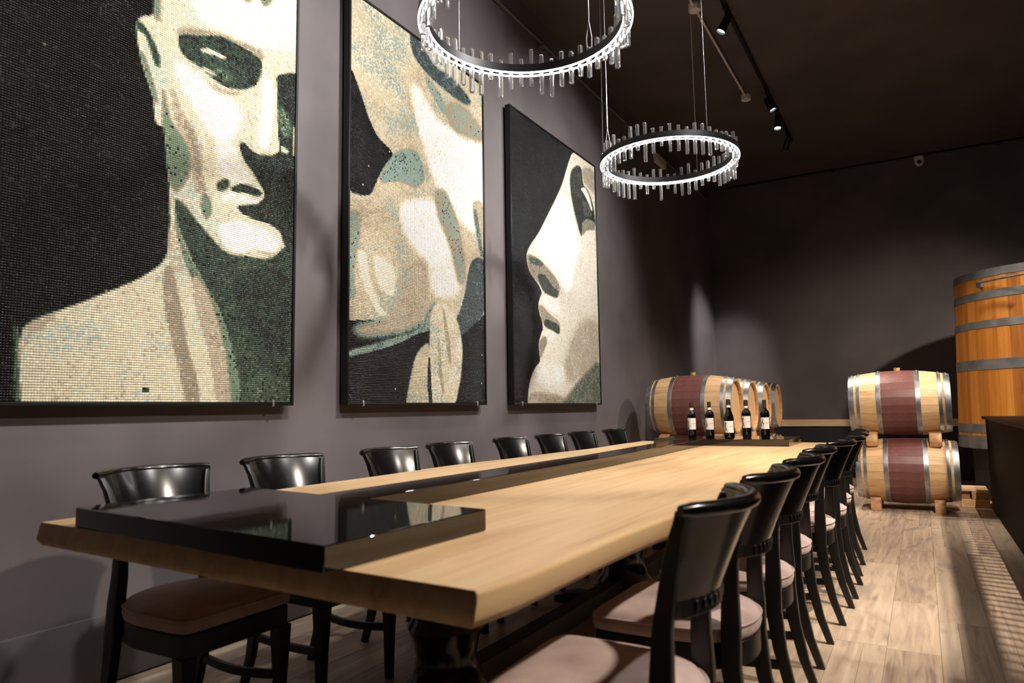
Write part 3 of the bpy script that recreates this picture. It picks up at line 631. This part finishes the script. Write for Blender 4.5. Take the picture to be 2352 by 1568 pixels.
for i, yb in enumerate(LB):
    nm = ['frontmost', 'second from the front', 'third from the front', 'rearmost'][i]
    barrel(0.80, yb, UZ, 'upper oak barrel by the grey wall behind the table, ' + nm, 'upper barrels by the wall', 0.03 * i)
    barrel(0.80, yb, LZ, 'lower oak barrel by the grey wall behind the table, ' + nm, 'lower barrels by the wall', 0.05 * i)
# chocks between and under the barrels
rc = br(0.232) + 0.001
def zlo(d): return LZ + math.sqrt(rc * rc - d * d)
def zhi(d): return UZ - math.sqrt(rc * rc - d * d)
def zfl(d): return LZ - math.sqrt(rc * rc - d * d)
e = 0.004
UPM = {s: MB().prism([(s * d, z) for d, z in [(0.06, zlo(0.06) + 0.009), (0.13, zlo(0.13) + 0.009), (0.235, zlo(0.235) + 0.009), (0.255, 0.715), (0.235, 0.79), (0.17, zhi(0.17) - e), (0.10, zhi(0.10) - e), (0.06, zhi(0.06) - e)]], 'x', -0.055, 0.055).mesh('chock', 0.004, 1) for s in (-1, 1)}
FLM = {s: MB().prism([(s * d, z) for d, z in [(0.05, 0.0005), (0.25, 0.0005), (0.25, 0.075), (0.22, zfl(0.22) - 0.02), (0.14, zfl(0.14) - e), (0.05, zfl(0.05) - e)]], 'x', -0.05, 0.05).mesh('chock', 0.004, 1) for s in (-1, 1)}
def chocks(xc, yc, who):
    for dx in (-0.29, 0.29):
        for s in (-1, 1):
            pl = ('left' if dx < 0 else 'right') + (' front' if s < 0 else ' back')
            tag(obj('barrel_chock', UPM[s], M_OAK, None, (xc + dx, yc, 0)), 'chock under the upper barrel, ' + pl + ' of ' + who, 'chock', 'chocks between barrels')
            tag(obj('barrel_chock', FLM[s], M_OAK, None, (xc + dx, yc, 0)), 'wooden floor chock, ' + pl + ' under ' + who, 'chock', 'chocks under barrels')
chocks(RB[0], RB[1], 'the aisle barrel stack')
for yb, wn in zip(LB, ('frontmost', 'second', 'third', 'rearmost')):
    chocks(0.80, yb, 'the ' + wn + ' wall pair')

# ------------------------------------------------------------------ timber blocks behind the aisle stack
for (x0, x1, y0, y1, z0, z1, lb) in [(3.30, 3.555, 8.95, 9.45, 0.0, 0.085, 'long sawn timber block lowest by the bar end'),
                                     (3.40, 3.555, 8.96, 9.45, 0.0855, 0.165, 'sawn timber block stacked on another by the bar end'),
                                     (3.285, 3.385, 9.04, 9.45, 0.0855, 0.165, 'narrow timber block set back in the pile by the bar'),
                                     (3.27, 3.555, 8.99, 9.45, 0.1655, 0.185, 'thin pale board on top of the timber pile')]:
    tag(obj('timber_block', MB().box(x0, x1, y0, y1, z0 + 0.0004, z1).mesh('timber_block', 0.003, 1), M_OAK if z1 < 0.17 else M_PINE), lb, 'timber', 'timber pile at the bar end')

# ------------------------------------------------------------------ large wooden vat
VX, VY, VB, VT = 4.40, 10.20, 0.60, 2.60
def vr(z): return 1.035 - 0.075 * (z - VB) / (VT - VB)
vat = thing('wooden_vat', 'tall orange wood fermenting vat with grey hoops', 'vat', (VX, VY, 0))
NV = 46
def vat_stave():
    ha = PI / NV - 0.0006; R = []
    for z in (VB, (VB + VT) / 2, VT):
        r = vr(z); ri = r - 0.05
        R.append([(r * math.cos(a), r * math.sin(a), z) for a in (-ha, 0, ha)] + [(ri * math.cos(a), ri * math.sin(a), z) for a in (ha, -ha)])
    return MB().loft(R).mesh('vat_stave', 0, 2, 30)
VS = vat_stave()
for k in range(NV): obj('vat_stave', VS, M_VAT, vat, (0, 0, 0), (0, 0, 2 * PI * k / NV))
for z0, z1 in ((2.535, 2.625), (2.285, 2.375), (1.955, 2.04), (1.48, 1.595), (0.765, 0.865), (0.585, 0.73)):
    h = MB(); n = 96; R = []
    for j in range(n):
        a = 2 * PI * j / n; c, s = math.cos(a), math.sin(a)
        R.append([(r * c, r * s, z) for z, r in ((z0, vr(z0) - 0.01), (z0, vr(z0) + 0.005), (z1, vr(z1) + 0.005), (z1, vr(z1) - 0.01))])
    R.append(R[0]); obj('vat_hoop', h.loft(R, True, False).mesh('vat_hoop', 0, 2, 30), M_TANKHOOP, vat)
obj('lid', MB().lathe([(0.01, 2.59), (0.93, 2.59), (0.93, 2.61), (0.35, 2.66), (0.01, 2.66)], 64).mesh('lid', 0, 2, 30), M_TANKHOOP, vat)
obj('lid_collar', MB().lathe([(0.01, 2.655), (0.13, 2.655), (0.13, 2.80), (0.16, 2.82), (0.16, 2.86), (0.01, 2.86)], 32).mesh('lid_collar', 0, 2, 30), M_METAL_BLACK, vat, (-0.02, -0.55, 0))
a0 = math.radians(222)
bk = obj('bracket', MB().box(-0.03, 0.03, -0.03, 0.03, 2.42, 2.49).mesh('bracket', 0.006, 2), M_STEEL, vat, ((vr(2.4) + 0.02) * math.cos(a0), (vr(2.4) + 0.02) * math.sin(a0), 0), (0, 0, a0))
obj('pipe', MB().tube([(0.045, 0.02, 2.47), (0.05, 0.35, 2.47), (0.0, 0.7, 2.47)], 0.014, 10).mesh('pipe', 0, 2, 60), M_STEEL, bk)
obj('plinth', MB().lathe([(0.01, 0.0), (0.96, 0.0), (0.96, 0.07), (0.90, 0.08), (0.90, 0.599), (0.01, 0.599)], 64).mesh('plinth', 0, 2, 30), M_DARK, vat)

# ------------------------------------------------------------------ bar counter
bar = thing('bar_counter', 'black bar counter with vertical rounded slats at the right', 'bar', (3.85, 6.0, 0))
bx, by0, by1 = 3.585, 2.6, 8.84
obj('carcass', MB().box(bx - 3.85, 0.45, by0 - 6, by1 - 6 - 0.01, 0.06, 0.935), M_DARK, bar)
obj('plinth', MB().box(bx + 0.03 - 3.85, 0.42, by0 - 6 + .02, by1 - 6 - 0.04, 0.0, 0.06), M_DARK, bar)
obj('counter_top', MB().box(3.535 - 3.85, 0.52, by0 - 6 - 0.02, by1 - 6 + 0.025, 0.9355, 0.965).mesh('counter_top', 0.004, 2), M_SLAT, bar)
PW = 0.078
slat = MB().prism([(bx - 3.85 - 0.002, -PW / 2 + 0.003), (bx - 3.85 - 0.002, PW / 2 - 0.003)] + [(bx - 3.85 - 0.002 - 0.026 * math.sin(PI * k / 6), (PW / 2 - 0.003) * math.cos(PI * k / 6)) for k in range(1, 6)], 'z', 0.02, 0.934).mesh('slat', 0, 2, 50)
k = 0
while by0 + PW * (k + 1) < by1:
    obj('slat', slat, M_SLAT, bar, (0, by0 + PW * (k + .5) - 6, 0)); k += 1
es = MB().prism([(bx - 3.85 + 0.03, by1 - 6 - 0.0095), (0.44, by1 - 6 - 0.0095), (0.44, by1 - 6 + 0.004), (bx - 3.85 + 0.03, by1 - 6 + 0.004)], 'z', 0.03, 0.934)
obj('end_panel', es.mesh('end_panel', 0.002, 1), M_BLACK, bar)

# ------------------------------------------------------------------ bottles
def bottle_profile(kind):
    if kind == 'b':   # sloping shoulders
        return [(0.004, 0.0), (0.034, 0.0), (0.0405, 0.004), (0.0410, 0.02), (0.0410, 0.142), (0.039, 0.165), (0.033, 0.190), (0.024, 0.215), (0.0175, 0.235), (0.0152, 0.255), (0.0152, 0.312), (0.004, 0.312)]
    return [(0.004, 0.0), (0.031, 0.0), (0.0355, 0.004), (0.0362, 0.02), (0.0385, 0.182), (0.0375, 0.198), (0.032, 0.212), (0.022, 0.223), (0.0165, 0.232), (0.0148, 0.245), (0.0145, 0.300), (0.004, 0.300)]
def patch(r, a0, a1, z0, z1, n=14, th=0.0005):
    b = MB(); R = []
    for j in range(n + 1):
        a = a0 + (a1 - a0) * j / n; R.append([(rr * math.cos(a), rr * math.sin(a), z) for rr, z in ((r, z0), (r + th, z0), (r + th, z1), (r, z1))])
    return b.loft(R)
FIGS = {0: [(0.12, 0.95), (0.24, 0.9), (0.3, 0.7), (0.34, 0.4), (0.36, 0.1), (0.4, 0.04), (0.12, 0.04), (0.2, 0.4), (0.14, 0.7)],
        1: [(0.10, 0.92), (0.2, 0.9), (0.34, 0.68), (0.42, 0.42), (0.62, 0.16), (0.7, 0.06), (0.16, 0.04), (0.24, 0.2), (0.2, 0.5), (0.24, 0.7)],
        2: [(0.16, 0.92), (0.36, 0.95), (0.42, 0.82), (0.3, 0.7), (0.34, 0.5), (0.46, 0.3), (0.6, 0.16), (0.62, 0.05), (0.12, 0.04), (0.14, 0.16), (0.3, 0.22), (0.22, 0.45), (0.12, 0.75)],
        3: [(0.30, 0.72), (0.55, 0.96), (0.62, 0.93), (0.50, 0.68), (0.66, 0.55), (0.78, 0.48), (0.62, 0.44), (0.66, 0.2), (0.78, 0.06), (0.14, 0.04), (0.16, 0.3), (0.1, 0.5), (0.3, 0.5), (0.24, 0.6)]}
def bottle(x, y, kind, lab_z0, lab_z1, fig, band, label, zs=1.0):
    t = thing('wine_bottle', label, 'bottle', (x, y, TZ + SH + 0.0006), 0, 'wine bottles on the far end of the stone')
    pr = [(r, z * zs) for r, z in bottle_profile(kind)]
    obj('glass_body', MB().lathe(pr, 32).mesh('glass_body', 0, 2, 50), M_GLASS, t)
    top = pr[-1][1]; nr = pr[-2][0]
    cz = top - 0.062 if band else top - 0.075
    obj('capsule', MB().lathe([(nr + 0.0002, cz), (nr + 0.0012, cz), (nr + 0.0010, top - 0.012), (nr + 0.0014, top - 0.010), (nr + 0.0012, top + 0.001), (0.002, top + 0.0015)], 24).mesh('capsule', 0, 2, 50), M_CAPSULE, t)
    if band: obj('neck_band', MB().ring(nr + 0.0004, nr + 0.0022, cz - 0.004, cz + 0.014, 24).mesh('neck_band', 0, 2, 50), M_LABEL, t)
    R = 0.0414 if kind == 'b' else 0.0390
    ac = math.atan2(0 - y, 3.0 - x) - 0.05; hw = 1.0
    l = obj('paper_label', patch(R, ac - hw, ac + hw, lab_z0, lab_z1).mesh('paper_label', 0, 2, 60), M_LABEL, t)
    H = lab_z1 - lab_z0
    # printed figure on the left half, text lines on the right
    P = FIGS[fig]; b = MB(); o = []
    for q in (R + 0.0006, R + 0.0009):
        ring = []
        for u, v in P:
            a = ac - hw * 0.92 + (u - 0.06) * hw * 1.15; ring.append((q * math.cos(a), q * math.sin(a), lab_z0 + v * H * 0.92))
        o.append(ring)
    b.loft(o); obj('printed_figure', b.mesh('printed_figure'), M_PRINT, l)
    for v, a0, a1, mm, hh in ((0.84, 0.30, 0.62, M_PRINT_GREY, 0.0018), (0.68, 0.24, 0.66, M_PRINT_GREY, 0.0016), (0.53, 0.08, 0.78, M_PRINT_RED, 0.0042), (0.42, 0.20, 0.70, M_PRINT_GREY, 0.0016), (0.30, 0.30, 0.64, M_PRINT_GREY, 0.0018)):
        obj('print_line', patch(R + 0.0006, ac + a0 * hw, ac + a1 * hw, lab_z0 + v * H - hh / 2, lab_z0 + v * H + hh / 2, 6, 0.0003).mesh('print_line'), mm, l)
bottle(1.285, 5.985, 'a', 0.070, 0.166, 0, True, 'dark wine bottle with white neck band, leftmost of the five')
bottle(1.445, 5.955, 'a', 0.070, 0.166, 1, True, 'dark wine bottle with striding figure label, second from the left', 1.005)
bottle(1.625, 5.87, 'b', 0.047, 0.142, 2, True, 'slope-shouldered wine bottle in the middle of the five, label set low', 1.02)
bottle(1.730, 6.03, 'a', 0.082, 0.178, 2, True, 'dark wine bottle with high-set label, second from the right', 1.035)
bottle(1.875, 6.05, 'a', 0.072, 0.166, 3, False, 'dark wine bottle without neck band, rightmost of the five', 1.03)

# ------------------------------------------------------------------ chandeliers
ROD_W = 0.0215
def rod_mesh(L):
    h = ROD_W / 2; return MB().box(-h, h, -h, h, -L / 2, L / 2).mesh('crystal_rod', 0.0022, 1, 30)
RODS = {}
NR = 54; RM = 0.495
def chandelier(cx, cy, z, label, seed, wire_angs, cord_ang):
    t = thing('ring_chandelier', label, 'chandelier', (cx, cy, z), 0, 'ring chandeliers over the table')
    ring = obj('ring_channel', MB().ring(RM - 0.022, RM + 0.022, 0.030, 0.045, 96).mesh('ring_channel', 0, 2, 30), M_METAL_BLACK, t)
    obj('channel_wall', MB().ring(RM - 0.0235, RM - 0.0195, 0.001, 0.046, 96).mesh('channel_wall', 0, 2, 30), M_METAL_BLACK, ring)
    obj('channel_wall', MB().ring(RM + 0.0195, RM + 0.0235, 0.001, 0.046, 96).mesh('channel_wall', 0, 2, 30), M_METAL_BLACK, ring)
    obj('led_strip', MB().ring(RM - 0.0235, RM - 0.0185, -0.005, 0.001, 96).mesh('led_strip', 0, 2, 30), M_LED, ring)
    obj('led_strip', MB().ring(RM + 0.0185, RM + 0.0235, -0.005, 0.001, 96).mesh('led_strip', 0, 2, 30), M_LED, ring)
    r = random.Random(seed)
    for k in range(NR):
        a = 2 * PI * (k + 0.3) / NR
        up = r.choice([0.028, 0.042, 0.058, 0.075, 0.095]); dn = r.choice([0.045, 0.065, 0.09, 0.115, 0.14])
        if (up, dn) not in RODS: RODS[(up, dn)] = rod_mesh(up + dn + 0.05)
        obj('crystal_rod', RODS[(up, dn)], M_CRYSTAL, t, (RM * math.cos(a), RM * math.sin(a), (up - dn) / 2 + 0.02), (0, 0, a))
    for a in wire_angs:
        px, py = RM * math.cos(a), RM * math.sin(a)
        obj('suspension_wire', MB().tube([(px, py, 0.045), (px * 0.98, py * 0.98, HC - z - 0.002)], 0.0016, 6).mesh('suspension_wire', 0, 2, 60), M_WIRE, t)
    px, py = RM * math.cos(cord_ang), RM * math.sin(cord_ang)
    for s in (-1, 1):
        obj('power_cord', MB().tube([(px + s * 0.012, py, 0.044), (px + s * 0.016, py, 0.12), (px - s * 0.002, py, 0.24), (px - s * 0.002, py, 0.3), (px + s * 0.004, py, HC - z - 0.002)], 0.0026, 6).mesh('power_cord', 0, 2, 60), M_WIRE, t)
CHX, CHZ = 1.45, 2.965
chandelier(CHX, 2.83, CHZ, 'black ring chandelier with crystal rods, nearer the camera and cut by the frame', 4, [math.radians(d) for d in (165, 285, 45)], math.radians(75))
chandelier(CHX, 5.07, CHZ, 'black ring chandelier with crystal rods, farther and fully in view', 8, [math.radians(d) for d in (200, 320, 80)], math.radians(225))

# ------------------------------------------------------------------ ceiling tracks and spotlights
def spot(name, x, y, tgt, watts, cone, blend, col, label, group, soft=0.09):
    z = HC - 0.035
    t = thing(name, label, 'spotlight', (x, y, z), 0, group)
    pv = Vector((0, 0, -0.11)); d = (Vector(tgt) - (Vector((x, y, z)) + pv)).normalized()
    obj('adapter', MB().box(-0.018, 0.018, -0.06, 0.06, -0.03, -0.0005).mesh('adapter', 0.003, 1), M_METAL_BLACK, t)
    obj('stem', MB().tube([(0, 0, -0.03), (0, 0, -0.105)], 0.011, 10).mesh('stem', 0, 2, 60), M_METAL_BLACK, t)
    q = Vector((0, 0, -1)).rotation_difference(d)
    h = obj('lamp_body', MB().lathe([(0.01, 0.055), (0.030, 0.055), (0.036, 0.03), (0.040, -0.06), (0.046, -0.125), (0.042, -0.125), (0.038, -0.10), (0.001, -0.10)], 28).mesh('lamp_body', 0, 2, 40), M_METAL_BLACK, t, pv)
    h.rotation_euler = q.to_euler()
    obj('lens', MB().lathe([(0.001, -0.104), (0.037, -0.104), (0.037, -0.101), (0.001, -0.101)], 24).mesh('lens'), M_LENS, h)
    L = bpy.data.lights.new('spot_light', 'SPOT'); L.energy = watts * LAMP; L.spot_size = math.radians(cone); L.spot_blend = blend; L.color = col; L.shadow_soft_size = soft
    lo = bpy.data.objects.new('spot_light', L); C.objects.link(lo); lo.parent = h; lo.location = (0, 0, -0.13)
tag(obj('ceiling_track', MB().box(1.612, 1.648, 0.6, 10.35, HC - 0.035, HC - 0.0005).mesh('ceiling_track', 0.003, 1), M_METAL_BLACK), 'long black lighting track across the ceiling above the table', 'light track')
tag(obj('ceiling_track', MB().box(5.582, 5.618, 0.6, 10.35, HC - 0.035, HC - 0.0005).mesh('ceiling_track', 0.003, 1), M_METAL_BLACK), 'black lighting track on the ceiling behind the bar', 'light track')
tag(obj('ceiling_track', MB().box(3.482, 3.518, 0.4, 6.4, HC - 0.035, HC - 0.0005).mesh('ceiling_track', 0.003, 1), M_METAL_BLACK), 'black lighting track on the ceiling above the aisle', 'light track')
far = {2: 'nearest the camera in view, aimed left', 3: 'aimed right above the barrels', 4: 'aimed down, second from the far end', 5: 'last one at the far end of the track'}
for i, a in enumerate(TRACK_LAMPS):
    lb = 'small black spotlight on the table track, ' + far[i] if i in far else 'small black spotlight on the table track above the frame, ' + ORD[i] + ' of its row'
    spot('track_spotlight', *a, lb, 'spotlights on the table track')
for i, a in enumerate(MID_LAMPS):
    spot('track_spotlight', *a, 'small black spotlight on the aisle track, ' + ORD[i] + ' of its row', 'spotlights on the aisle track')
for i, a in enumerate(SIDE_LAMPS):
    spot('track_spotlight', *a, 'small black spotlight on the track behind the bar, ' + ORD[i] + ' of its row', 'spotlights on the bar track')

tag(obj('ceiling_track', MB().box(3.982, 4.018, 2.6, 3.8, HC - 0.035, HC - 0.0005).mesh('ceiling_track', 0.003, 1), M_METAL_BLACK), 'short black lighting track on the ceiling above the bar edge', 'light track')
for a in EDGE_LAMPS:
    spot('track_spotlight', *a, 'small black spotlight alone on the short track above the bar', 'spotlights on the bar track', 0.012)

# ------------------------------------------------------------------ small ceiling and wall fittings
cd = thing('ceiling_conduit', 'white conduit with two round junction boxes on the ceiling', 'conduit', (1.38, 7.3, HC))
obj('pipe', MB().tube([(0, -2.2, -0.028), (0, 1.23, -0.028)], 0.013, 10).mesh('pipe', 0, 2, 60), M_WHITE, cd)
for y in (-1.0, 1.25):
    obj('junction_box', MB().lathe([(0.001, -0.065), (0.055, -0.065), (0.058, -0.06), (0.058, -0.001), (0.001, -0.001)], 28).mesh('junction_box', 0, 2, 40), M_WHITE, cd, (0, y, 0))
for y in (-0.75, 0.95):
    obj('pipe_clip', MB().box(-0.017, 0.017, -0.008, 0.008, -0.045, -0.001).mesh('pipe_clip', 0.002, 1), M_WHITE, cd, (0, y, 0))
wc = thing('wall_conduit', 'grey painted conduit running high along the mosaic wall', 'conduit', (0.0, 6.5, 4.66))
obj('pipe', MB().tube([(0.022, -5.5, 0), (0.022, 5.5, 0)], 0.014, 10).mesh('pipe', 0, 2, 60), M_WALL, wc)
for y in (-3.0, -0.75, 1.5, 3.8):
    obj('pipe_clip', MB().box(0.0005, 0.045, -0.015, 0.015, -0.045, 0.018).mesh('pipe_clip', 0.003, 1), M_WALL, wc, (0, y, 0))
bc = thing('cable_run', 'thin dark cable run where the back wall meets the ceiling', 'conduit', (4.0, YB, HC - 0.022))
obj('pipe', MB().tube([(-3.9, -0.018, 0), (4.3, -0.018, 0)], 0.016, 8).mesh('pipe', 0, 2, 60), M_METAL_BLACK, bc)
for x in (-2.0, 0.2, 0.75):
    obj('pipe_clip', MB().box(-0.03, 0.03, -0.045, -0.0005, -0.03, 0.018).mesh('pipe_clip', 0.003, 1), M_METAL_BLACK, bc, (x, 0, 0))
cc = thing('security_camera', 'white dome security camera at the top of the back wall', 'camera', (3.20, YB - 0.085, 4.765))
obj('housing', MB().lathe([(0.001, 0.075), (0.068, 0.075), (0.072, 0.06), (0.066, -0.01), (0.05, -0.05), (0.02, -0.068), (0.001, -0.07)], 28).mesh('housing', 0, 2, 60), M_WHITE, cc)
obj('lens_ball', MB().lathe([(0.001, -0.035)] + [(0.035 * math.cos(a), 0.035 * math.sin(a)) for a in (-1.2, -0.8, -0.4, 0, 0.4, 0.8, 1.2)] + [(0.001, 0.035)], 20).mesh('lens_ball', 0, 2, 60), M_METAL_BLACK, cc, (0, -0.045, -0.012))
obj('wall_mount', MB().box(-0.045, 0.045, 0.02, 0.084, 0.0, 0.07).mesh('wall_mount', 0.006, 2), M_WHITE, cc)
eb = thing('emergency_light', 'slim grey emergency light box high on the left wall', 'light box', (0.0, 9.30, 4.56))
obj('housing', MB().box(0.0005, 0.06, -0.20, 0.20, -0.06, 0.06).mesh('housing', 0.012, 3), M_WHITE, eb)
obj('diffuser', MB().box(0.06, 0.066, -0.18, 0.18, -0.05, 0.05).mesh('diffuser', 0.003, 1), M_WHITE, eb)
# ------------------------------------------------------------------ rack added over the bar edge (out of frame, its bars throw the striped shade on the aisle)
RZ = 3.20
rk = thing('shade_rack', 'unseen black metal rack added over the bar edge to throw striped shade', 'rack', (3.73, 4.1, RZ))
for x in (0.0, 0.30):
    obj('rail', MB().box(x - 0.022, x + 0.022, -0.86, 0.80, 0.0, 0.03).mesh('rail', 0.003, 1), M_METAL_BLACK, rk)
cbm = MB().box(0.023, 0.277, -0.0035, 0.0035, 0.010, 0.018).mesh('cross_bar')
for k in range(44):
    y = -0.82 + 0.037 * k
    obj('cross_bar', cbm, M_METAL_BLACK, rk, (0, y, 0), (0, 0, min(0.0, 0.45 * (y - 0.2))))  # bars fanned to shape the stripes of shade on the floor
for x, y in ((0.0, -0.8), (0.30, -0.8), (0.0, 0.74), (0.30, 0.74)):
    obj('hanger', MB().tube([(x, y, 0.03), (x, y, HC - RZ - 0.001)], 0.006, 8).mesh('hanger', 0, 2, 60), M_METAL_BLACK, rk)
